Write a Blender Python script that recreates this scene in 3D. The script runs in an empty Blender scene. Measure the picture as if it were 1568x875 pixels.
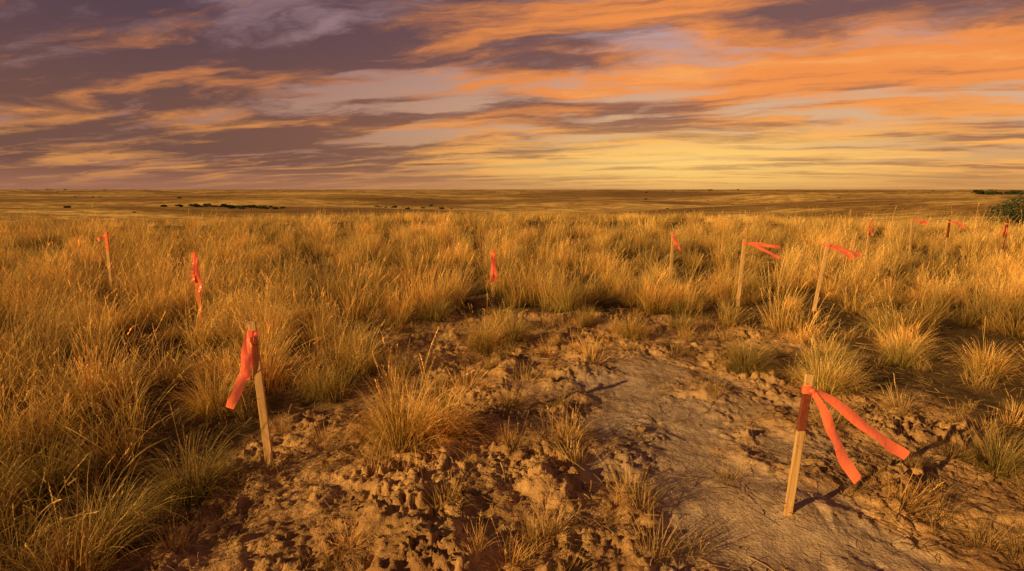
import bpy, math, random
import numpy as np
from mathutils import Vector, noise as mnoise
random.seed(7); np.random.seed(7)
scene=bpy.context.scene
scene.view_settings.view_transform='Standard'
scene.view_settings.look='None'
scene.view_settings.exposure=0

# ------------------------------------------------------------ noise helpers
_perm=np.random.RandomState(3).permutation(256)
_perm=np.concatenate([_perm,_perm]).astype(np.int64)
_ga=np.random.RandomState(4).rand(256)*2*np.pi
_gx=np.cos(_ga); _gy=np.sin(_ga)
def pn(x,y,seed=0):
    x=np.asarray(x,float)+seed*17.31; y=np.asarray(y,float)+seed*9.73
    xi=np.floor(x).astype(np.int64); yi=np.floor(y).astype(np.int64)
    xf=x-xi; yf=y-yi
    u=xf*xf*xf*(xf*(xf*6-15)+10); v=yf*yf*yf*(yf*(yf*6-15)+10)
    def g(ix,iy,dx,dy):
        h=_perm[(_perm[ix&255]+iy)&255]
        return _gx[h]*dx+_gy[h]*dy
    a=g(xi,yi,xf,yf); b=g(xi+1,yi,xf-1,yf); c=g(xi,yi+1,xf,yf-1); d=g(xi+1,yi+1,xf-1,yf-1)
    return (a*(1-u)+b*u)*(1-v)+(c*(1-u)+d*u)*v*1.0
def fbm(x,y,o=4,seed=0,gain=.5):
    s=0;a=1
    for i in range(o):
        s=s+a*pn(np.asarray(x)*2**i,np.asarray(y)*2**i,seed+i); a*=gain
    return s
def ss(a,b,x):
    t=np.clip((x-a)/(b-a),0,1); return t*t*(3-2*t)
def lumps(x,y,seed=0):
    xi=np.floor(x).astype(np.int64); yi=np.floor(y).astype(np.int64)
    out=np.zeros_like(x,dtype=float)
    for dx in (-1,0,1):
        for dy in (-1,0,1):
            cx=xi+dx; cy=yi+dy
            h=_perm[(_perm[(cx+seed)&255]+cy)&255]; h2=_perm[(h+seed+11)&255]; h3=_perm[(h2+5)&255]
            px=cx+h/255.; py=cy+h2/255.; r=.15+.70*(h3/255.)**1.5
            d2=((x-px)**2+(y-py)**2)/(r*r)
            out=np.maximum(out,np.sqrt(np.clip(1-d2,0,1))*r)
    return out

# ------------------------------------------------------------ place masks
def bare(x,y):
    def e(cx,cy,rx,ry): return 1-np.sqrt(((x-cx)/rx)**2+((y-cy)/ry)**2)
    m=np.maximum.reduce([e(-.3,3.2,1.5,2.3),e(1.6,3.1,1.8,2.0),e(.7,5.7,2.4,1.5),e(.6,2.2,2.0,1.4)])
    m=m+.45*fbm(x*1.5,y*1.5,3,5)
    return ss(-.12,.16,m)
def path(x,y):
    t=(y-2.2)
    cx=1.35-.16*t+.12*np.sin(y*1.7)
    d=np.abs(x-cx)/(.66+.06*t)
    return .85*(1-ss(.25,1.2,d+.95*fbm(x*2.0,y*2.0,4,8)))*ss(1.2,1.8,y)*(1-ss(4.4,5.6,y))
def H(x,y):
    x=np.asarray(x,float); y=np.asarray(y,float)
    r=y+.02*np.minimum(x*x,1e7)
    dist=np.sqrt(x*x+y*y)
    h=-9.0*ss(30,150,r)
    roll=fbm(x/420,y/240,3,20)*9+fbm(x/1500,y/900,3,23)*14+fbm(x/150,y/90,2,27)*2.2
    h=h+ss(70,350,dist)*roll
    h=np.where(h>-1., -1.+(h+1.)*.15, h)
    near=1-ss(40,80,dist)
    h=np.where(r<30, 0.0, h)*1.0
    h=h+near*(.10*fbm(x*.22,y*.22,2,30)+.03*fbm(x*.9,y*.9,3,33))
    m=dist<12
    if np.any(m):
        xm=x[m] if x.ndim else x; ym=y[m] if y.ndim else y
        B=bare(xm,ym); P=path(xm,ym)
        C=B*(1-.93*P)
        heap=np.exp(-(((xm+.35)/.9)**2+((ym-2.7)/.75)**2))*.10+np.exp(-(((xm-1.35)/.28)**2+((ym-2.62)/.25)**2))*.07+np.exp(-(((xm+1.3)/.3)**2+((ym-2.95)/.3)**2))*.03
        wx=xm+.16*fbm(xm*4,ym*4,5,41,.65); wy=ym+.16*fbm(xm*4,ym*4,5,44,.65)
        amp=ss(-.15,.45,fbm(xm*1.9,ym*1.9,3,50)+.22*np.exp(-(((xm+.3)/1.0)**2+((ym-2.7)/.9)**2)))
        cr=fbm(wx*3.6,wy*3.6,5,47,.6); crust=ss(-.05,.10,cr)+.5*ss(.18,.28,cr)
        cr2=fbm(wx*8,wy*8,4,63,.6)
        d=heap+C*( (.15+.85*amp)*(.036*crust+.018*ss(-.02,.14,cr2)+.022*lumps(wx/.13,wy/.13,2)+.013*lumps(wx/.05,wy/.05,9))
            +.055*fbm(xm*1.8,ym*1.8,3,56)+.020*fbm(xm*9,ym*9,4,52,.6))
        d=d+P*B*(.012*fbm(xm*6,ym*6,5,58,.55)+.025*fbm(xm*2.2,ym*2.2,2,59))-.02*P*B
        d=d+(1-B)*.03*fbm(xm*4,ym*4,4,60)
        if x.ndim: h[m]+=d
        else: h=h+d
    return h
def H1(x,y): return float(H(np.array([x]),np.array([y]))[0])

# ------------------------------------------------------------ node helpers
class NT:
    def __init__(s,tree): s.t=tree; s.n=tree.nodes; s.l=tree.links
    def new(s,t,**k):
        n=s.n.new(t)
        for a,b in k.items(): setattr(n,a,b)
        return n
    def put(s,sock,v):
        if isinstance(v,bpy.types.NodeSocket): s.l.new(v,sock)
        elif v is not None:
            sock.default_value=v
    def math(s,op,a,b=None,c=None,clamp=False):
        n=s.new('ShaderNodeMath',operation=op,use_clamp=clamp); s.put(n.inputs[0],a)
        if b is not None: s.put(n.inputs[1],b)
        if c is not None: s.put(n.inputs[2],c)
        return n.outputs[0]
    def vmath(s,op,a,b=None):
        n=s.new('ShaderNodeVectorMath',operation=op); s.put(n.inputs[0],a)
        if b is not None: s.put(n.inputs[1],b)
        return n.outputs[0]
    def mix(s,f,a,b,mode='MIX'):
        n=s.new('ShaderNodeMix',data_type='RGBA',blend_type=mode)
        n.clamp_factor=True
        def c(v): return tuple(v)+(1,) if isinstance(v,(tuple,list)) and len(v)==3 else v
        s.put(n.inputs[0],f); s.put(n.inputs[6],c(a)); s.put(n.inputs[7],c(b))
        return n.outputs[2]
    def noise(s,vec,scale,detail=4,rough=.55,dist=0,lac=2):
        n=s.new('ShaderNodeTexNoise'); s.put(n.inputs['Vector'],vec)
        n.inputs['Scale'].default_value=scale; n.inputs['Detail'].default_value=detail
        n.inputs['Roughness'].default_value=rough; n.inputs['Distortion'].default_value=dist
        return n.outputs[0]
    def mr(s,v,a,b,c=0,d=1,smooth=True):
        n=s.new('ShaderNodeMapRange'); n.interpolation_type='SMOOTHSTEP' if smooth else 'LINEAR'
        s.put(n.inputs[0],v)
        for i,q in enumerate((a,b,c,d)): n.inputs[i+1].default_value=q
        return n.outputs[0]
    def mapping(s,v,loc=(0,0,0),rot=(0,0,0),scale=(1,1,1)):
        n=s.new('ShaderNodeMapping'); s.put(n.inputs[0],v)
        n.inputs[1].default_value=loc; n.inputs[2].default_value=rot; n.inputs[3].default_value=scale
        return n.outputs[0]
    def attr(s,name,out='Fac'):
        n=s.new('ShaderNodeAttribute'); n.attribute_name=name; return n.outputs[out]
    def bump(s,h,dist,strength=1,normal=None):
        n=s.new('ShaderNodeBump'); n.inputs['Distance'].default_value=dist; n.inputs['Strength'].default_value=strength
        s.put(n.inputs['Height'],h)
        if normal is not None: s.put(n.inputs['Normal'],normal)
        return n.outputs[0]
def newmat(name):
    m=bpy.data.materials.new(name); m.use_nodes=True
    t=NT(m.node_tree); b=m.node_tree.nodes['Principled BSDF']; o=m.node_tree.nodes['Material Output']
    return m,t,b,o

# ------------------------------------------------------------ materials
def mat_ground():
    m,t,b,o=newmat('prairie_soil')
    geo=t.new('ShaderNodeNewGeometry'); pos=geo.outputs['Position']
    n1=t.noise(pos,2.2,6,.65); n2=t.noise(pos,14,5,.7); n3=t.noise(pos,70,3,.6)
    clod=t.mix(t.mr(n1,.3,.7),(.34,.18,.075),(.74,.44,.19))
    clod=t.mix(t.mr(n2,.28,.62),t.mix(.5,clod,(.18,.09,.038)),clod)
    pathc=t.mix(t.mr(n2,.3,.7),(.40,.275,.19),(.58,.42,.30))
    pathc=t.mix(t.mr(n1,.50,.72,0,.6),pathc,(.28,.17,.095))
    soil=t.mix(t.attr('m_path'),clod,pathc)
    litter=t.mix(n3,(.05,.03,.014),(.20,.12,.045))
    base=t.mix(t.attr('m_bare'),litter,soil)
    st=t.mapping(pos,scale=(.010,.028,.03)); f1=t.noise(st,1.0,8,.66,.4)
    st2=t.mapping(pos,scale=(.10,.26,.3)); f2=t.noise(st2,1.0,6,.7)
    st3=t.mapping(pos,loc=(3,7,0),scale=(.0022,.008,.005)); f3=t.noise(st3,1.0,5,.6)
    far=t.mix(t.mr(f1,.40,.58),(.50,.27,.075),(1.0,.64,.20))
    far=t.mix(t.mr(f2,.42,.58),t.mix(.65,far,(.13,.075,.025)),far)
    far=t.mix(t.mr(f3,.48,.58,0,.8),far,(.24,.125,.04))
    far=t.mix(t.math('MULTIPLY',t.mr(f2,.55,.61),t.mr(f1,.53,.41)),far,(.05,.05,.018))
    col=t.mix(t.attr('m_far'),base,far)
    t.put(b.inputs['Base Color'],col); b.inputs['Roughness'].default_value=.95
    b.inputs['Specular IOR Level'].default_value=.15
    hb=t.math('ADD',t.math('MULTIPLY',n2,.55),t.math('MULTIPLY',n3,.35))
    t.put(b.inputs['Normal'],t.bump(hb,.026,.9))
    return m
def mat_grass(name,root,mid,tip,green,gfrac=.3):
    m,t,b,o=newmat(name)
    a=t.new('ShaderNodeAttribute'); a.attribute_name='blade'
    sp=t.new('ShaderNodeSeparateColor'); t.l.new(a.outputs['Color'],sp.inputs[0])
    rnd,tt,br=sp.outputs[0],sp.outputs[1],sp.outputs[2]
    oi=t.new('ShaderNodeObjectInfo')
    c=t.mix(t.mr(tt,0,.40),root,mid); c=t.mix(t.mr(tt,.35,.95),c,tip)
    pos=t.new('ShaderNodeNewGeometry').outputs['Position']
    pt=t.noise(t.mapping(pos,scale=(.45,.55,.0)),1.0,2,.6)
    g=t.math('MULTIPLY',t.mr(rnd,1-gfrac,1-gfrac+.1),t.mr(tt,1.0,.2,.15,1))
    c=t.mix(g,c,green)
    v=t.math('MULTIPLY_ADD',br,.95,.60)
    v=t.math('MULTIPLY',v,t.math('MULTIPLY_ADD',oi.outputs['Random'],.70,.70))
    v=t.math('MULTIPLY',v,t.mr(pt,.32,.68,.55,1.28))
    cc=t.new('ShaderNodeVectorMath',operation='SCALE'); t.l.new(c,cc.inputs[0]); t.put(cc.inputs['Scale'],v)
    c=t.mix(t.mr(oi.outputs['Random'],.6,1,0,.5),cc.outputs[0],t.mix(1.0,cc.outputs[0],(1.0,.78,.62),'MULTIPLY'))
    t.n.remove(b)
    d=t.new('ShaderNodeBsdfDiffuse'); tr=t.new('ShaderNodeBsdfTranslucent')
    t.put(d.inputs[0],c); t.put(tr.inputs[0],c)
    m1=t.new('ShaderNodeMixShader'); m1.inputs[0].default_value=.28; t.l.new(d.outputs[0],m1.inputs[1]); t.l.new(tr.outputs[0],m1.inputs[2])
    t.l.new(m1.outputs[0],o.inputs[0])
    return m
def mat_wood():
    m,t,b,o=newmat('pine_lath')
    tc=t.new('ShaderNodeTexCoord').outputs['Object']
    gr=t.noise(t.mapping(tc,scale=(60,60,2.2)),1.5,5,.65,.6)
    kn=t.noise(t.mapping(tc,scale=(10,10,30)),1.2,3,.5,1.0)
    c=t.mix(t.mr(gr,.3,.7),(.46,.25,.09),(.82,.50,.21))
    c=t.mix(t.mr(kn,.60,.70),c,(.26,.12,.045))
    t.put(b.inputs['Base Color'],c); b.inputs['Roughness'].default_value=.75
    t.put(b.inputs['Normal'],t.bump(gr,.0015,.8))
    return m
def mat_simple(name,c1,c2,scale,rough,bumpd=.002,spec=.3):
    m,t,b,o=newmat(name)
    tc=t.new('ShaderNodeTexCoord').outputs['Object']
    n=t.noise(tc,scale,5,.6)
    t.put(b.inputs['Base Color'],t.mix(t.mr(n,.3,.7),c1,c2)); b.inputs['Roughness'].default_value=rough
    b.inputs['Specular IOR Level'].default_value=spec
    t.put(b.inputs['Normal'],t.bump(n,bumpd,.8))
    return m
def mat_ribbon():
    m,t,b,o=newmat('flagging_tape')
    tc=t.new('ShaderNodeTexCoord').outputs['Object']
    n=t.noise(tc,22,3,.6)
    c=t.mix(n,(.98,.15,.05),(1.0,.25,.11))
    t.put(b.inputs['Base Color'],c); b.inputs['Roughness'].default_value=.28
    t.put(b.inputs['Normal'],t.bump(t.noise(tc,35,2,.5),.006,.8))
    t.put(b.inputs['Emission Color'],c); b.inputs['Emission Strength'].default_value=.20   # added glow in the tape colour, brightens the dull fluorescent ribbons
    tr=t.new('ShaderNodeBsdfTranslucent'); t.put(tr.inputs[0],c)
    mx=t.new('ShaderNodeMixShader'); mx.inputs[0].default_value=.25
    t.l.new(b.outputs[0],mx.inputs[1]); t.l.new(tr.outputs[0],mx.inputs[2]); t.l.new(mx.outputs[0],o.inputs[0])
    return m
M_ground=mat_ground()
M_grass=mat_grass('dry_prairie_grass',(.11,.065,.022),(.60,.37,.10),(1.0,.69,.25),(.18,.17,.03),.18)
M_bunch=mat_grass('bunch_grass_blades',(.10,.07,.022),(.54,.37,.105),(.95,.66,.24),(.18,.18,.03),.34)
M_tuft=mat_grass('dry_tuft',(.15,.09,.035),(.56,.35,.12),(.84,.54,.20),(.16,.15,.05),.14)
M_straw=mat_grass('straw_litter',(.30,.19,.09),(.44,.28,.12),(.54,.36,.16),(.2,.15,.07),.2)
M_wood=mat_wood()
M_paint=mat_simple('stake_paint_orange',(.85,.15,.035),(.98,.25,.06),30,.6)
M_paintd=mat_simple('stake_paint_dark_red',(.16,.035,.02),(.26,.06,.03),40,.7)
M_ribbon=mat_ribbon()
M_clod=mat_simple('soil_clod',(.36,.20,.08),(.74,.45,.20),25,.95,.01,.1)
M_leaf=mat_simple('shrub_leaves',(.035,.05,.016),(.08,.09,.03),3,.8)
M_bark=mat_simple('shrub_bark',(.07,.05,.035),(.14,.10,.07),20,.9)

# ------------------------------------------------------------ mesh helpers
def mesh_from(name,V,F,mats,midx=None,smooth=False,attrs=None):
    me=bpy.data.meshes.new(name)
    me.from_pydata([tuple(v) for v in V],[],F)
    for m in mats: me.materials.append(m)
    if midx is not None: me.polygons.foreach_set('material_index',midx)
    me.polygons.foreach_set('use_smooth',[smooth]*len(me.polygons))
    if attrs:
        for k,(typ,key,data) in attrs.items():
            a=me.attributes.new(k,typ,'POINT'); a.data.foreach_set(key,np.asarray(data,dtype=np.float32).ravel())
    me.update(); return me
def add(name,me,loc=(0,0,0),parent=None,col=None):
    ob=bpy.data.objects.new(name,me); ob.location=loc
    (col or scene.collection).objects.link(ob)
    if parent: ob.parent=parent
    return ob

# ------------------------------------------------------------ terrain sheet
def axis(lo,hi,s,gneg,gpos,lneg,lpos):
    core=list(np.arange(lo,hi,s))
    a=[];x=lo;st=s
    while x>-lneg: st=s+gneg*(lo-x); x-=st; a.append(x)
    b=[];x=hi
    while x<lpos: b.append(x); st=s+gpos*(x-hi); x+=st
    b.append(x)
    return np.array(a[::-1]+core+b)
xs=axis(-2.9,3.2,.0115,.042,.042,14000,14000)
ys=axis(1.95,5.6,.0115,.09,.030,3000,14000)
X,Y=np.meshgrid(xs,ys)
xf=X.ravel(); yf=Y.ravel()
Z=H(xf,yf)
nx,ny=len(xs),len(ys)
me=bpy.data.meshes.new('ground')
nv=nx*ny; me.vertices.add(nv)
co=np.stack([xf,yf,Z],1).astype(np.float32); me.vertices.foreach_set('co',co.ravel())
I=np.arange(nv).reshape(ny,nx)
Q=np.stack([I[:-1,:-1],I[:-1,1:],I[1:,1:],I[1:,:-1]],-1).reshape(-1,4)
me.loops.add(Q.size); me.loops.foreach_set('vertex_index',Q.ravel().astype(np.int32))
me.polygons.add(len(Q)); me.polygons.foreach_set('loop_start',(np.arange(len(Q))*4).astype(np.int32))
me.polygons.foreach_set('loop_total',np.full(len(Q),4,np.int32))
me.polygons.foreach_set('use_smooth',np.ones(len(Q),bool))
me.update(calc_edges=True)
dist=np.sqrt(xf*xf+yf*yf)
for nme,arr in (('m_bare',bare(xf,yf)),('m_path',path(xf,yf)*bare(xf,yf)),('m_far',ss(22,60,dist))):
    a=me.attributes.new(nme,'FLOAT','POINT'); a.data.foreach_set('value',arr.astype(np.float32))
me.materials.append(M_ground)
add('ground',me)

# ------------------------------------------------------------ grass clumps
def clump(name,seed,mat,n,R,L0,L1,t0,t1,droop,w,wind=0.,heads=0.,seg=6):
    rs=random.Random(seed); V=[];F=[];A=[]
    for i in range(n):
        a=rs.uniform(0,2*math.pi); q=math.sqrt(rs.random()); r=R*q
        la=a+rs.gauss(0,.7); ux,uy=math.cos(la),math.sin(la)
        th=t0+(t1-t0)*rs.random()*(.35+.65*q)
        L=rs.uniform(L0,L1)*(1-.25*q*rs.random())
        dr=droop*rs.uniform(.3,1.5); ww=w*rs.uniform(.6,1.25)
        head=rs.random()<heads
        if head: L*=1.3; dr*=.45; th*=.55; ww*=.55
        p=Vector((r*math.cos(a),r*math.sin(a),-.03)); st=L/seg
        tw=rs.uniform(-.9,.9); wa=la+math.pi/2+tw; wx,wy=math.cos(wa),math.sin(wa)
        rr=rs.random(); bb=rs.random(); base=len(V); wi=wind*rs.uniform(.5,1.4)
        kink=rs.random()<.08; pts=[]
        for k in range(seg+1):
            t=k/seg; wid=ww*(1-t**2.2)*.5+.0002
            if head: wid=ww*.5
            V.append((p.x-wx*wid,p.y-wy*wid,p.z)); V.append((p.x+wx*wid,p.y+wy*wid,p.z))
            A+= [(rr,t,bb,1)]*2; pts.append(p.copy())
            ang=th+dr*t*t
            if kink and t>.5: ang+=1.1
            d=Vector((ux*math.sin(ang)+wi*t*t*1.6,uy*math.sin(ang),math.cos(ang))).normalized()
            p=p+d*st
        for k in range(seg):
            b=base+2*k; F.append((b,b+1,b+3,b+2))
        if head:
            P1=pts[-1]; P0=pts[-2]; dv=(P1-P0).normalized(); hl=rs.uniform(.07,.14)
            for s in range(12):
                c=P1-dv*hl*(s/12.); sa=rs.uniform(0,6.28); side=Vector((math.cos(sa),math.sin(sa),0)); l=rs.uniform(.008,.02)
                e=c+dv*l+side*l*.5; ww2=rs.uniform(.0018,.0032); sd=Vector((-side.y,side.x,0))*ww2
                b=len(V); V+= [tuple(c),tuple((c+e)/2+sd),tuple(e),tuple((c+e)/2-sd)]; A+=[(0,.95,bb,1)]*4
                F.append((b,b+1,b+2,b+3))
    return mesh_from(name,V,F,[mat],attrs={'blade':('FLOAT_COLOR','color',A)})

def gn_scatter(name,col,pts,rots,scls,idxs):
    me=bpy.data.meshes.new(name); me.vertices.add(len(pts)); me.vertices.foreach_set('co',np.asarray(pts,np.float32).ravel())
    a=me.attributes.new('irot','FLOAT_VECTOR','POINT'); a.data.foreach_set('vector',np.asarray(rots,np.float32).ravel())
    a=me.attributes.new('iscl','FLOAT_VECTOR','POINT'); a.data.foreach_set('vector',np.asarray(scls,np.float32).ravel())
    a=me.attributes.new('iidx','INT','POINT'); a.data.foreach_set('value',np.asarray(idxs,np.int32))
    me.update(); ob=add(name,me)
    ng=bpy.data.node_groups.new(name+'_scatter','GeometryNodeTree')
    ng.interface.new_socket('Geometry',in_out='INPUT',socket_type='NodeSocketGeometry')
    ng.interface.new_socket('Geometry',in_out='OUTPUT',socket_type='NodeSocketGeometry')
    N=ng.nodes; Lk=ng.links
    gi=N.new('NodeGroupInput'); go=N.new('NodeGroupOutput'); ci=N.new('GeometryNodeCollectionInfo')
    ci.inputs['Collection'].default_value=col; ci.inputs['Separate Children'].default_value=True; ci.inputs['Reset Children'].default_value=True
    ip=N.new('GeometryNodeInstanceOnPoints'); ip.inputs['Pick Instance'].default_value=True
    def na(nm,dt):
        n=N.new('GeometryNodeInputNamedAttribute'); n.data_type=dt; n.inputs['Name'].default_value=nm
        return next(o for o in n.outputs if o.name=='Attribute' and o.enabled)
    er=N.new('FunctionNodeEulerToRotation')
    Lk.new(na('irot','FLOAT_VECTOR'),er.inputs[0]); Lk.new(er.outputs[0],ip.inputs['Rotation'])
    Lk.new(na('iscl','FLOAT_VECTOR'),ip.inputs['Scale']); Lk.new(na('iidx','INT'),ip.inputs['Instance Index'])
    Lk.new(gi.outputs[0],ip.inputs['Points']); Lk.new(ci.outputs[0],ip.inputs['Instance']); Lk.new(ip.outputs[0],go.inputs[0])
    md=ob.modifiers.new('scatter','NODES'); md.node_group=ng
    return ob
def mkcol(name,meshes):
    c=bpy.data.collections.new(name)
    for i,m in enumerate(meshes): c.objects.link(bpy.data.objects.new('%s_%02d'%(name,i),m))
    return c
tall=[clump('tallgrass_mesh%d'%i,100+i,M_grass,90,.10,.36,.76,.02,.60,.95,.0044,wind=.26,heads=.20) for i in range(6)]
bunch=[clump('bunchgrass_mesh%d'%i,200+i,M_bunch,640,.12,.30,.62,.05,1.05,1.6,.0036,wind=.10,heads=.03,seg=7) for i in range(3)]
tuft=[clump('tuft_mesh%d'%i,300+i,M_tuft,110,.07,.10,.28,.1,1.1,1.0,.0028,wind=.05,heads=.04,seg=5) for i in range(4)]
medium=[clump('medium_mesh%d'%i,400+i,M_grass,210,.11,.24,.54,.05,.95,1.4,.0038,wind=.16,heads=.06) for i in range(4)]
wide=[clump('far_mesh%d'%i,500+i,M_grass,80,.24,.34,.74,.02,.6,.8,.010,wind=.25,heads=0,seg=4) for i in range(3)]
stalk=[clump('stalk_mesh%d'%i,600+i,M_grass,18,.10,.55,.95,.1,.8,1.2,.0038,wind=.12,heads=.35,seg=9) for i in range(3)]
allc=tall+medium+tuft+wide+bunch+stalk
IT=list(range(0,6)); IM=list(range(6,10)); IU=list(range(10,14)); IW=list(range(14,17)); IB=list(range(17,20)); IS=list(range(20,23))
grass_col=mkcol('grass_clump_source',allc)

P=[];R=[];S=[];J=[]
rs=np.random.RandomState(11)
def scatter(n,x0,x1,y0,y1,test):
    x=rs.uniform(x0,x1,n); y=rs.uniform(y0,y1,n); k=test(x,y)
    x=x[k]; y=y[k]; return x,y,H(x,y)
def emit(x,y,z,choose,s0,s1,tilt=.12):
    for i in range(len(x)):
        s=rs.uniform(s0,s1); P.append((x[i],y[i],z[i]))
        R.append((rs.normal(0,tilt),rs.normal(0,tilt),rs.uniform(-.9,.9) if rs.rand()<.8 else rs.uniform(-3.1,3.1)))
        S.append((s,s,s*rs.uniform(.8,1.15))); J.append(choose(x[i],y[i]))
stakes_xy=[(-1.37,3.0),(1.33,2.52)]
# worn spots around the posts that stand in the grass
worn=[(2.61,9.0,.35),(3.09,7.3,.42),(3.95,7.0,.42),(3.85,6.6,.35),(-3.76,6.4,.35),(-3.70,6.0,.3),(-.27,7.7,.35),(-6.34,8.6,.35),(8.1,12.6,.4),(9.2,12.7,.4),(9.95,12.6,.4),(10.75,12.0,.4),(10.5,11.6,.35)]
def clump_n(x,y): return fbm(x*.9,y*.9,3,70)
def away(x,y,r=.28):
    k=np.ones(len(x),bool)
    for sx,sy in stakes_xy: k&=((x-sx)**2+(y-sy)**2)>r*r
    for sx,sy,q in worn: k&=((x-sx)**2+(y-sy)**2)>q*q
    return k
def t_near(x,y):
    b=bare(x,y); d=(1-b)*ss(-.06,.20,clump_n(x*1.2,y*1.2)+.14*(x<-2.4))
    d=np.where((x>1.9)&(y<4.2),d*.45,d)
    d=np.where((x<-1.2)&(x>-2.2)&(y<4.5),d*.6,d)
    return (rs.rand(len(x))<d)&away(x,y,.38)&(np.abs(x)<1.25*y+1.5)
def c_near(x,y):
    r=rs.rand()
    if x>1.7 and y<4.6: return rs.choice(IM if r<.25 else IU)
    if x<-2.3 and y<6: return rs.choice(IT if r<.6 else IM)
    if y<4.2: return rs.choice(IM if r<.5 else (IT if r<.66 else (IB if r<.74 else IU)))
    return rs.choice(IT if r<.40 else (IM if r<.86 else (IB if r<.95 else IU)))
x,y,z=scatter(2350,-11,11,1.6,9,t_near); emit(x,y,z,c_near,.6,1.12)
x,y,z=scatter(230,-6.5,-1.5,1.9,8,lambda x,y:(away(x,y,.45))&(rs.rand(len(x))<.6)); emit(x,y,z,lambda a,b: rs.choice(IS),.65,1.05,.25)
def t_mid(x,y):
    return (rs.rand(len(x))<ss(-.04,.16,clump_n(x*1.1,y*1.5)))&(np.abs(x)<1.1*y+2)&(bare(x,y)<.4)&away(x,y)
x,y,z=scatter(6800,-26,26,7,21,t_mid); emit(x,y,z,lambda a,b: rs.choice(IT) if rs.rand()<.5 else rs.choice(IM),.70,1.25)
x,y,z=scatter(2400,-26,26,6,21,lambda x,y:(np.abs(x)<1.1*y+2)&(bare(x,y)<.4)&(rs.rand(len(x))<.7)); emit(x,y,z,lambda a,b: rs.choice(IU) if rs.rand()<.85 else rs.choice(IM),.6,1.2)
x,y,z=scatter(7000,-62,62,20,58,lambda x,y:(np.abs(x)<1.1*y+2)&(rs.rand(len(x))<ss(-.16,.14,clump_n(x*.5,y*.9))*.95+.03)); emit(x,y,z,lambda a,b: rs.choice(IW),.75,1.28)
x,y,z=scatter(720,-2.4,4,1.9,7,lambda x,y:(path(x,y)<.25)&(rs.rand(len(x))<.42)&away(x,y,.2)); emit(x,y,z,lambda a,b: rs.choice(IU),.25,1.0,.25)
gn_scatter('prairie_grass',grass_col,P,R,S,J)
print('grass instances',len(P))

hero=[(-.66,3.22,0,1.08),(-.46,3.36,1,.85),(-1.70,2.80,1,.80),(-1.85,2.40,2,.72),(-2.9,3.3,0,.85),(-1.56,5.3,1,.85),(-1.5,4.3,2,.66),
 (-.28,5.5,0,.85),(.02,5.75,1,.7),(1.26,5.85,2,.68),(2.2,7.25,0,.75),(2.0,4.7,1,.72),(2.42,4.25,0,.80),(2.62,4.35,2,.7),(3.66,5.15,1,.8),
 (4.2,4.85,2,.8),(2.78,3.05,0,.62),(-2.2,4.0,2,.8),(-2.55,2.9,1,.7),(-.1,6.3,2,.7),(-.95,4.75,0,.5),(.9,6.6,1,.5),(1.9,6.2,2,.55)]
for i,(hx,hy,k,s) in enumerate(hero):
    ob=add('bunchgrass',bunch[k],(hx,hy,H1(hx,hy)-.02)); ob.scale=(s,s,s*1.02); ob.rotation_euler=(0,0,(i*1.7)%1.6-.8)
small=[(.28,3.3,0,1.3),(.36,3.36,2,.9),(.38,6.4,1,1.3),(2.08,2.56,2,.9),(.62,2.26,1,.9),(.80,2.32,3,.8),(2.25,2.25,0,1.1),(1.2,2.95,3,.7),(-.9,4.3,2,1.2),
 (2.1,3.6,1,1.0),(.1,4.5,0,1.1),(.7,4.9,2,1.2),(1.55,4.1,3,.9),(-.4,4.4,1,1.2),(.75,5.3,0,.9),(1.5,5.1,2,1.1)]
for i,(hx,hy,k,s) in enumerate(small):
    ob=add('grass_tuft',tuft[k],(hx,hy,H1(hx,hy)-.01)); ob.scale=(s,s,s); ob.rotation_euler=(0,0,i*2.1)

# ------------------------------------------------------------ straw litter
def straw(seed):
    r=random.Random(seed); V=[];F=[];A=[]
    for i in range(26):
        x,y=r.gauss(0,.12),r.gauss(0,.12); a=r.uniform(0,6.28); L=r.uniform(.03,.15); bend=r.uniform(-.8,.8); z=r.uniform(.002,.015)
        w=r.uniform(.0008,.0017); base=len(V); rr,bb=r.random(),r.random(); dz=r.uniform(-.05,.12)
        for k in range(5):
            V.append((x-math.sin(a)*w,y+math.cos(a)*w,z)); V.append((x+math.sin(a)*w,y-math.cos(a)*w,z+w)); A+=[(rr,k/4,bb,1)]*2
            x+=math.cos(a)*L/4; y+=math.sin(a)*L/4; a+=bend/4; z+=dz*L/4
        for k in range(4):
            b=base+2*k; F.append((b,b+1,b+3,b+2))
    return mesh_from('straw_mesh',V,F,[M_straw],attrs={'blade':('FLOAT_COLOR','color',A)})
sc=mkcol('straw_source',[straw(i) for i in range(5)])
x,y,z=scatter(900,-4,5,1.9,7.5,lambda x,y:(rs.rand(len(x))<.9-.6*path(x,y)))
gn_scatter('straw_litter',sc,np.stack([x,y,z+.005],1),[(rs.normal(0,.12),rs.normal(0,.12),rs.uniform(0,6.28)) for _ in x],[(q,q,q) for q in rs.uniform(.6,1.3,len(x))],rs.randint(0,5,len(x)))

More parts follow.
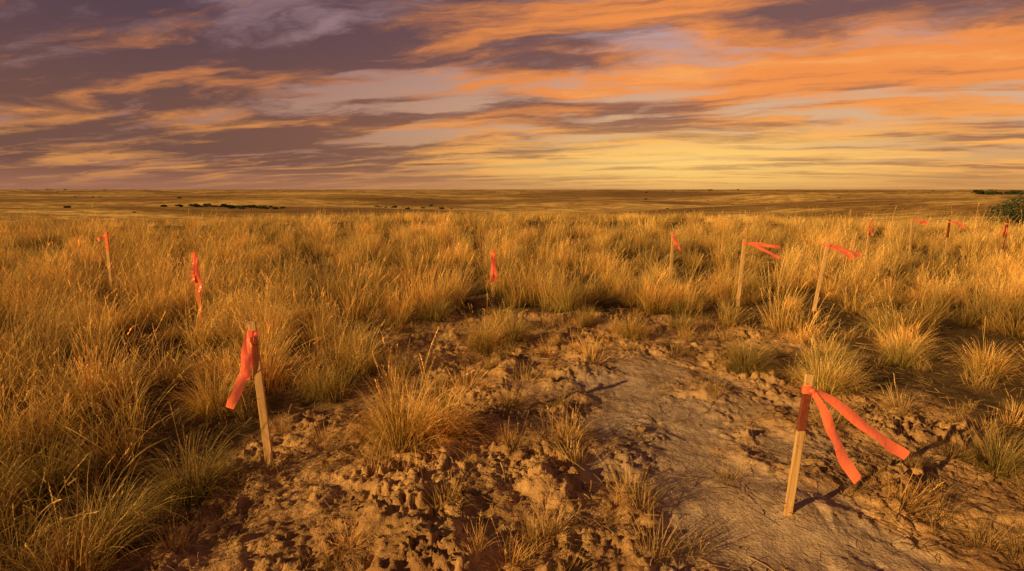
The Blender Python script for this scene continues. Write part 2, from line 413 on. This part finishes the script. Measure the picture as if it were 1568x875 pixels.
# ------------------------------------------------------------ soil clods
import bmesh
def clodmesh(seed):
    bm=bmesh.new(); bmesh.ops.create_icosphere(bm,subdivisions=3,radius=1)
    o=Vector((seed*3.7,seed*1.3,seed*2.1)); fl=.55+.1*(seed%3)
    for v in bm.verts:
        c=v.co.copy(); n=mnoise.noise(c*1.1+o)*.6+mnoise.noise(c*2.6+o)*.38+mnoise.noise(c*6+o)*.18
        v.co=c*(1+n); v.co.z*=fl; v.co.x*=1.15
    me=bpy.data.meshes.new('clod_mesh'); bm.to_mesh(me); bm.free(); me.materials.append(M_clod)
    me.polygons.foreach_set('use_smooth',[False]*len(me.polygons)); return me
cc=mkcol('clod_source',[clodmesh(i) for i in range(7)])
def t_clod(x,y):
    hp=np.exp(-(((x+.35)/1.1)**2+((y-2.7)/.95)**2))
    d=bare(x,y)*(1-1.0*path(x,y))*(.30+.8*hp)*ss(-.25,.35,fbm(x*2.4,y*2.4,3,80)+.08)
    return rs.rand(len(x))<d
x,y,z=scatter(22000,-2.6,3.4,1.9,7,t_clod)
sz=.0025+.022*rs.rand(len(x))**5.0
gn_scatter('soil_clods',cc,np.stack([x,y,z+sz*.05],1),[(rs.normal(0,.5),rs.normal(0,.5),rs.uniform(0,6.28)) for _ in x],[(q,q*rs.uniform(.7,1.1),q*rs.uniform(.6,1.0)) for q in sz],rs.randint(0,7,len(x)))

# ------------------------------------------------------------ survey stakes
def post_mesh(h,w,th,paint,paintslot,seed):
    r=random.Random(seed); V=[];F=[];mi=[]
    zs=[-.16,-.08,0]+[h*k/18 for k in range(1,18)]+[h-.004,h]
    c=.0025
    def ring(z,s):
        jx,jy=r.uniform(-.0006,.0006),r.uniform(-.0006,.0006)
        a,b=w/2*s,th/2*s
        return [(px+jx,py+jy,z+(r.uniform(-.0015,.0015) if z>h-.002 else 0)) for px,py in ((-a+c*s,-b),(a-c*s,-b),(a,-b+c*s),(a,b-c*s),(a-c*s,b),(-a+c*s,b),(-a,b-c*s),(-a,-b+c*s))]
    for i,z in enumerate(zs):
        s=.1 if i==0 else (.7 if i==1 else (.93 if i==len(zs)-1 else 1)); V+=ring(z,s)
    for i in range(len(zs)-1):
        zc=(zs[i]+zs[i+1])/2; k=0
        if paint and paint[0]<=zc<=paint[1]: k=1
        for j in range(8):
            F.append((i*8+j,i*8+(j+1)%8,(i+1)*8+(j+1)%8,(i+1)*8+j)); mi.append(k)
    n=len(zs)-1; F.append(tuple(n*8+j for j in range(8))); mi.append(1 if paint and paint[1]>=h else 0)
    F.append(tuple(reversed(range(8)))); mi.append(0)
    return mesh_from('stake_post_mesh',V,F,[M_wood,paintslot],mi)
def tail_mesh(pts,w0,w1,twist,crease=.15,n=26,seed=0,rip=.012):
    pts=[Vector(p) for p in pts]
    P=[pts[0]*2-pts[1]]+pts+[pts[-1]*2-pts[-2]]
    def cr(u):
        u=min(max(u,0),.9999)*(len(pts)-1); i=int(u); f=u-i; a,b,c,d=P[i:i+4]
        return .5*((2*b)+(c-a)*f+(2*a-5*b+4*c-d)*f*f+(3*b-a-3*c+d)*f**3)
    V=[];F=[]; view=Vector((0,-1,.25)).normalized(); m=5
    for k in range(n+1):
        u=k/n; c=cr(u); tg=(cr(min(u+.02,1))-cr(max(u-.02,0))).normalized()
        wd=tg.cross(view).normalized(); nr=wd.cross(tg).normalized()
        ang=twist[0]+(twist[1]-twist[0])*u+.45*math.sin(u*9+seed)
        d=wd*math.cos(ang)+nr*math.sin(ang); e=tg.cross(d).normalized()
        w=w0+(w1-w0)*min(1,u*2.2)
        c=c+e*rip*math.sin(u*13+seed)*u
        for j in range(m):
            q=j/(m-1)*2-1
            endcut=(.007*q if k==n else 0)
            V.append(tuple(c+d*(w/2*q)+e*(crease*w*(q*q-.4)*(1-.5*u))+tg*endcut))
    for k in range(n):
        for j in range(m-1):
            a=k*m+j; F.append((a,a+1,a+m+1,a+m))
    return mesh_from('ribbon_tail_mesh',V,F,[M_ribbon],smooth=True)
def wrap_mesh(w,th,z0,z1,seed):
    V=[];F=[]; a,b=w/2+.0025,th/2+.0025; rows=5
    loop=[(-a,-b),(0,-b-.0015),(a,-b),(a+.001,0),(a,b),(0,b+.001),(-a,b),(-a-.001,0)]
    for i in range(rows):
        z=z0+(z1-z0)*i/(rows-1)
        for (px,py) in loop:
            k=1+.05*math.sin(i*2.3+px*90); V.append((px*k,py*k,z+.004*math.sin(px*80+seed)))
    for i in range(rows-1):
        for j in range(8): F.append((i*8+j,i*8+(j+1)%8,(i+1)*8+(j+1)%8,(i+1)*8+j))
    bm=bmesh.new(); bmesh.ops.create_icosphere(bm,subdivisions=2,radius=.013); base=len(V)
    for v in bm.verts:
        c=v.co*(1+.45*mnoise.noise(v.co*90+Vector((seed,0,0)))); V.append((c.x+a*.8,c.y*.8-b,c.z*.9+(z0+z1)/2))
    for f in bm.faces: F.append(tuple(base+v.index for v in f.verts))
    bm.free()
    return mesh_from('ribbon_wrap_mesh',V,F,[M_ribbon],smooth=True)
def stake(x,y,h,lean,w,th,rz,tails,paint=None,slot=None,seed=0,wrapz=None,zoff=0,tw=.04):
    zb=H1(x,y)+zoff
    e=bpy.data.objects.new('survey_stake',None); e.empty_display_size=.2; e.location=(x,y,zb); scene.collection.objects.link(e)
    body=bpy.data.objects.new('stake_body',None); scene.collection.objects.link(body); body.parent=e
    body.rotation_euler=(-math.atan2(lean[1],h),math.atan2(lean[0],h),rz)
    add('wooden_post',post_mesh(h,w,th,paint,slot or M_paint,seed),parent=body)
    wz=wrapz or (h-.07,h-.035)
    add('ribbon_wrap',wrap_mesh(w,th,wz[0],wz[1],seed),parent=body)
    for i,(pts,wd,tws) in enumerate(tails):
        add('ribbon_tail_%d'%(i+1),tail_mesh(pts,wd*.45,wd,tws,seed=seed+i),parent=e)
    return e
zl=H1(-1.371,3.01); zr=H1(1.332,2.525)
stake(-1.371,3.01,.895-zl,(-.04,0),.042,.018,.12,
  [([(-.052,-.02,.845-zl),(-.070,-.035,.75-zl),(-.088,-.04,.62-zl),(-.128,-.05,.51-zl),(-.180,-.06,.42-zl)],.050,(.55,.1)),
   ([(-.048,-.03,.85-zl),(-.052,-.04,.76-zl),(-.058,-.04,.67-zl),(-.082,-.04,.57-zl)],.036,(-.3,.6))],seed=1,wrapz=(.895-zl-.085,.895-zl-.05))
stake(1.332,2.525,.76-zr,(.042,0),.037,.018,-.10,
  [([(.055,-.01,.69-zr),(.15,-.02,.635-zr),(.28,-.04,.535-zr),(.38,-.06,.455-zr),(.485,-.08,.385-zr)],.052,(.5,-.15)),
   ([(.052,-.015,.685-zr),(.10,-.04,.60-zr),(.145,-.06,.49-zr),(.19,-.08,.38-zr),(.255,-.10,.285-zr)],.050,(-.6,.25))],
  paint=(.48-zr+.02,.69-zr),slot=M_paintd,seed=2,wrapz=(.665-zr,.705-zr))
def hang(h,dx,l,dz=1):
    return ([(.02*np.sign(dx),-.01,h-.05),(.3*dx,-.02,h-.05-.3*l),(.7*dx,-.03,h-.05-.7*l),(dx,-.04,h-.05-l)],.04,(.5,0))
def fly(h,l,drop,dy=0.):
    return ([(.02,-.01,h-.05),(.35*l,dy*.3,h-.05-.15*drop),(.7*l,dy*.7,h-.05-.6*drop),(l,dy,h-.05-drop)],.045,(.4,-.2))
stake(-3.76,6.73,.92,(-.02,0),.045,.02,.1,[hang(.92,-.05,.30),hang(.92,.04,.42)],paint=(.0,.93),seed=3)
stake(-6.34,8.87,.90,(.02,0),.05,.02,.0,[hang(.9,-.12,.08)],seed=4,paint=(.6,.95))
stake(-.27,8.0,.74,(.01,0),.045,.02,.0,[hang(.74,.05,.35),hang(.74,-.02,.4)],seed=5,paint=(.3,.74))
stake(2.61,9.26,.92,(.01,0),.045,.02,.1,[hang(.92,.14,.27),hang(.92,.07,.22)],seed=6)
stake(3.09,7.63,.92,(.03,0),.045,.02,-.1,[fly(.92,.50,.06,-.05),fly(.92,.47,.20,-.1)],seed=7)
stake(3.95,7.29,.92,(.10,0),.045,.02,-.2,[fly(.92,.52,.14,-.05),fly(.92,.40,.17,-.1)],seed=8)
stake(8.10,12.95,.92,(.02,0),.05,.02,.1,[hang(.92,.08,.3),hang(.92,-.03,.28)],seed=9)
stake(9.20,13.1,.95,(-.03,0),.05,.02,.1,[fly(.95,.34,.05),fly(.95,.28,.1)],seed=10)
stake(9.95,13.0,.92,(.0,0),.05,.02,.1,[fly(.92,.38,.14),fly(.92,.30,.05)],seed=11,paint=(.5,.95),slot=M_paintd)
stake(10.75,12.45,.92,(.05,0),.06,.02,.1,[hang(.92,.08,.25),hang(.92,-.06,.3)],seed=12,paint=(.3,.95),slot=M_paintd)

# ------------------------------------------------------------ shrubs
def shrub(name,seed,w,h,n,leaf,trunk=True):
    r=random.Random(seed); V=[];F=[];mi=[]
    lobes=[(r.uniform(-.6,.6)*w,r.uniform(-.5,.5)*w,r.uniform(.35,.8)*h,r.uniform(.22,.42)*w) for _ in range(9)]
    for i in range(n):
        lx,ly,lz,lr=r.choice(lobes)
        d=Vector((r.gauss(0,1),r.gauss(0,1),r.gauss(0,1))).normalized()*lr*(.55+.5*r.random()**.5)*r.uniform(.8,1.15)
        c=Vector((lx,ly,lz))+Vector((d.x,d.y,d.z*.75*h/w*1.2)); c.z=max(c.z,.05)
        u=Vector((r.gauss(0,1),r.gauss(0,1),r.gauss(0,1))).normalized(); v=u.orthogonal().normalized(); s=leaf*r.uniform(.5,1.3)
        b=len(V); V+=[tuple(c-u*s),tuple(c+v*s*.45),tuple(c+u*s),tuple(c-v*s*.45)]; F.append((b,b+1,b+2,b+3)); mi.append(0)
    if trunk:
        for (lx,ly,lz,lr) in lobes:
            a=Vector((lx*.1,ly*.1,-.2)); e=Vector((lx,ly,lz)); mid=(a+e)/2+Vector((r.uniform(-.1,.1)*w,0,-.05*h)); b=len(V)
            for p,rad in ((a,.04*h),(mid,.025*h),(e,.01*h)):
                for j in range(6): V.append((p.x+rad*math.cos(j*1.047),p.y+rad*math.sin(j*1.047),p.z))
            for k in range(2):
                for j in range(6): F.append((b+k*6+j,b+k*6+(j+1)%6,b+(k+1)*6+(j+1)%6,b+(k+1)*6+j)); mi.append(1)
    return mesh_from(name,V,F,[M_leaf,M_bark],mi)
sx,sy=35.9,40.
add('shrub',shrub('shrub_mesh',5,2.8,3.1,9000,.10),(sx,sy,H1(sx,sy)-.25))
ds=[shrub('distant_shrub_mesh%d'%i,20+i,2.2,2.4,500,.38,False) for i in range(4)]
dc=mkcol('shrub_source',ds)
P=[];Rr=[];Sc=[];Ix=[]
def sh(x,y,s):
    P.append((x,y,H1(x,y)-.4*s)); Rr.append((0,0,rs.uniform(0,6.28))); q=s*rs.uniform(.6,1.3); Sc.append((q*1.5,q*1.5,q*.8)); Ix.append(rs.randint(0,4))
for (cx,cy,wx,wy,n,s) in [(-150,300,12,6,28,.75),(-128,290,8,8,10,.5),(-60,330,14,8,12,.5),(480,560,14,10,16,1.5),
        (-1750,2500,220,30,34,1.8),(-2400,2900,120,30,12,2.2),(-260,560,60,15,12,.5),(250,2200,160,40,20,1.5),(900,2300,260,40,36,1.7),(1900,2300,200,50,22,2.1)]:
    for _ in range(n): sh(rs.normal(cx,wx),rs.normal(cy,wy),s)
for _ in range(130):
    d=rs.uniform(260,2600); a=rs.uniform(-.85,.85); sh(d*math.sin(a),d*math.cos(a),.35+d*.0003)
gn_scatter('distant_shrubs',dc,P,Rr,Sc,Ix)

# ------------------------------------------------------------ sun
EL=math.radians(17); sdir=Vector((-.84*math.cos(EL),-.54*math.cos(EL),math.sin(EL))).normalized()
sl=bpy.data.lights.new('sun','SUN'); sl.energy=5.0; sl.angle=math.radians(.5); sl.color=(1.0,.64,.22)
so=bpy.data.objects.new('sun',sl); scene.collection.objects.link(so); so.rotation_euler=(-sdir).to_track_quat('-Z','Y').to_euler(); so.location=(-20,-8,10)

# ------------------------------------------------------------ sky (world)
w=bpy.data.worlds.new('World'); scene.world=w; w.use_nodes=True
t=NT(w.node_tree); bg=w.node_tree.nodes['Background']
d=t.vmath('NORMALIZE',t.new('ShaderNodeTexCoord').outputs['Generated'])
sp=t.new('ShaderNodeSeparateXYZ'); t.l.new(d,sp.inputs[0]); dx,dy,dz=sp.outputs
zc=t.math('MAXIMUM',dz,0.0)
az=t.math('ARCTAN2',dx,dy)
inv=t.math('DIVIDE',1.0,t.math('ADD',zc,.085))
cp=t.new('ShaderNodeCombineXYZ'); t.put(cp.inputs[0],t.math('MULTIPLY',dx,inv)); t.put(cp.inputs[1],t.math('MULTIPLY',dy,inv)); cp=cp.outputs[0]
q=t.mapping(cp,rot=(0,0,math.radians(19)))
wn=t.new('ShaderNodeTexNoise'); t.l.new(t.mapping(q,scale=(.7,1.0,1)),wn.inputs['Vector']); wn.inputs['Scale'].default_value=1.0; wn.inputs['Detail'].default_value=6; wn.inputs['Roughness'].default_value=.55
wv=t.new('ShaderNodeVectorMath',operation='SCALE'); t.l.new(t.vmath('SUBTRACT',wn.outputs['Color'],(.5,.5,.5)),wv.inputs[0]); wv.inputs['Scale'].default_value=1.0
q2=t.vmath('ADD',q,wv.outputs[0])
big=t.noise(t.mapping(q2,loc=(11.3,4.1,0),scale=(.25,.60,1)),1.0,3,.5)
cov=t.noise(t.mapping(q2,loc=(5.3,2.1,0),scale=(.40,1.25,1)),1.0,10,.56)
lit=t.noise(t.mapping(q2,loc=(3.7,6.9,0),scale=(.50,1.55,1)),1.0,11,.58)
fine=t.noise(t.mapping(q2,loc=(1.7,9.2,3),scale=(2.0,3.2,1)),1.0,9,.64)
right=t.mr(az,-.60,.35)
clearH=t.mix(right,(.38,.16,.09),(.58,.26,.08))
clearM=t.mix(right,(.36,.18,.14),(.68,.40,.23))
clear=t.mix(t.mr(zc,.0,.11),clearH,clearM); clear=t.mix(t.mr(zc,.11,.26),clear,t.mix(right,(.25,.145,.165),(.50,.31,.30)))
dark=t.mix(right,(.17,.075,.055),(.31,.125,.072)); dark=t.mix(t.mr(zc,.08,.28),dark,t.mix(right,(.095,.052,.068),(.18,.085,.08)))
org=t.mix(t.mr(zc,.03,.16),(.95,.40,.085),(.88,.28,.06))
org=t.mix(right,t.mix(.50,org,(.32,.125,.065)),org)
l2=t.math('ADD',t.math('MULTIPLY',lit,.62),t.math('MULTIPLY',fine,.13))
l2=t.math('ADD',l2,t.math('MULTIPLY',big,.25))
l2=t.math('ADD',l2,t.math('MULTIPLY_ADD',right,.070,-.058))
cloud=t.mix(t.mr(l2,.430,.560),dark,org)
cloud=t.mix(t.math('MULTIPLY',t.mr(l2,.56,.66),.6),cloud,(1.0,.50,.16))
c2=t.math('ADD',cov,t.math('MULTIPLY',t.math('SUBTRACT',fine,.5),.18))
c2=t.math('ADD',c2,t.math('MULTIPLY',right,-.06))
sky=t.mix(t.mr(c2,.35,.48),clear,cloud)
sky=t.mix(t.mr(zc,.0,.045,.80,0),sky,clearH)
ga=t.math('POWER',t.math('DIVIDE',t.math('SUBTRACT',az,.30),.30),2.0); gb=t.math('POWER',t.math('DIVIDE',t.math('SUBTRACT',zc,.042),.045),2.0)
glow=t.math('EXPONENT',t.math('MULTIPLY',t.math('ADD',ga,gb),-1.0))
glow=t.math('MULTIPLY',glow,t.mr(lit,.38,.56,.45,1))
sky=t.mix(t.math('MULTIPLY',glow,.95),sky,(1.0,.62,.17))
hi=t.mr(zc,.27,.50)
sky=t.mix(t.math('MULTIPLY',hi,.90),sky,(.030,.024,.036))
sky=t.mix(t.math('MULTIPLY',t.mr(dy,.30,-.30),.70),sky,(.05,.036,.045))
ns=t.new('ShaderNodeTexSky'); ns.sky_type='NISHITA'; ns.sun_disc=False; ns.sun_elevation=EL; ns.sun_rotation=math.atan2(sdir.x,sdir.y)
nsv=t.new('ShaderNodeVectorMath',operation='SCALE'); t.l.new(ns.outputs[0],nsv.inputs[0]); nsv.inputs['Scale'].default_value=.002
sky=t.mix(1.0,sky,nsv.outputs[0],'ADD')
t.l.new(sky,bg.inputs['Color']); bg.inputs['Strength'].default_value=1.0

# ------------------------------------------------------------ camera
cam=bpy.data.cameras.new('camera'); co_=bpy.data.objects.new('camera',cam); scene.collection.objects.link(co_)
cam.sensor_width=36; cam.lens=20; cam.clip_start=.05; cam.clip_end=40000
co_.location=(0,0,1.6); co_.rotation_euler=(math.radians(90-9.6),0,0)
scene.camera=co_
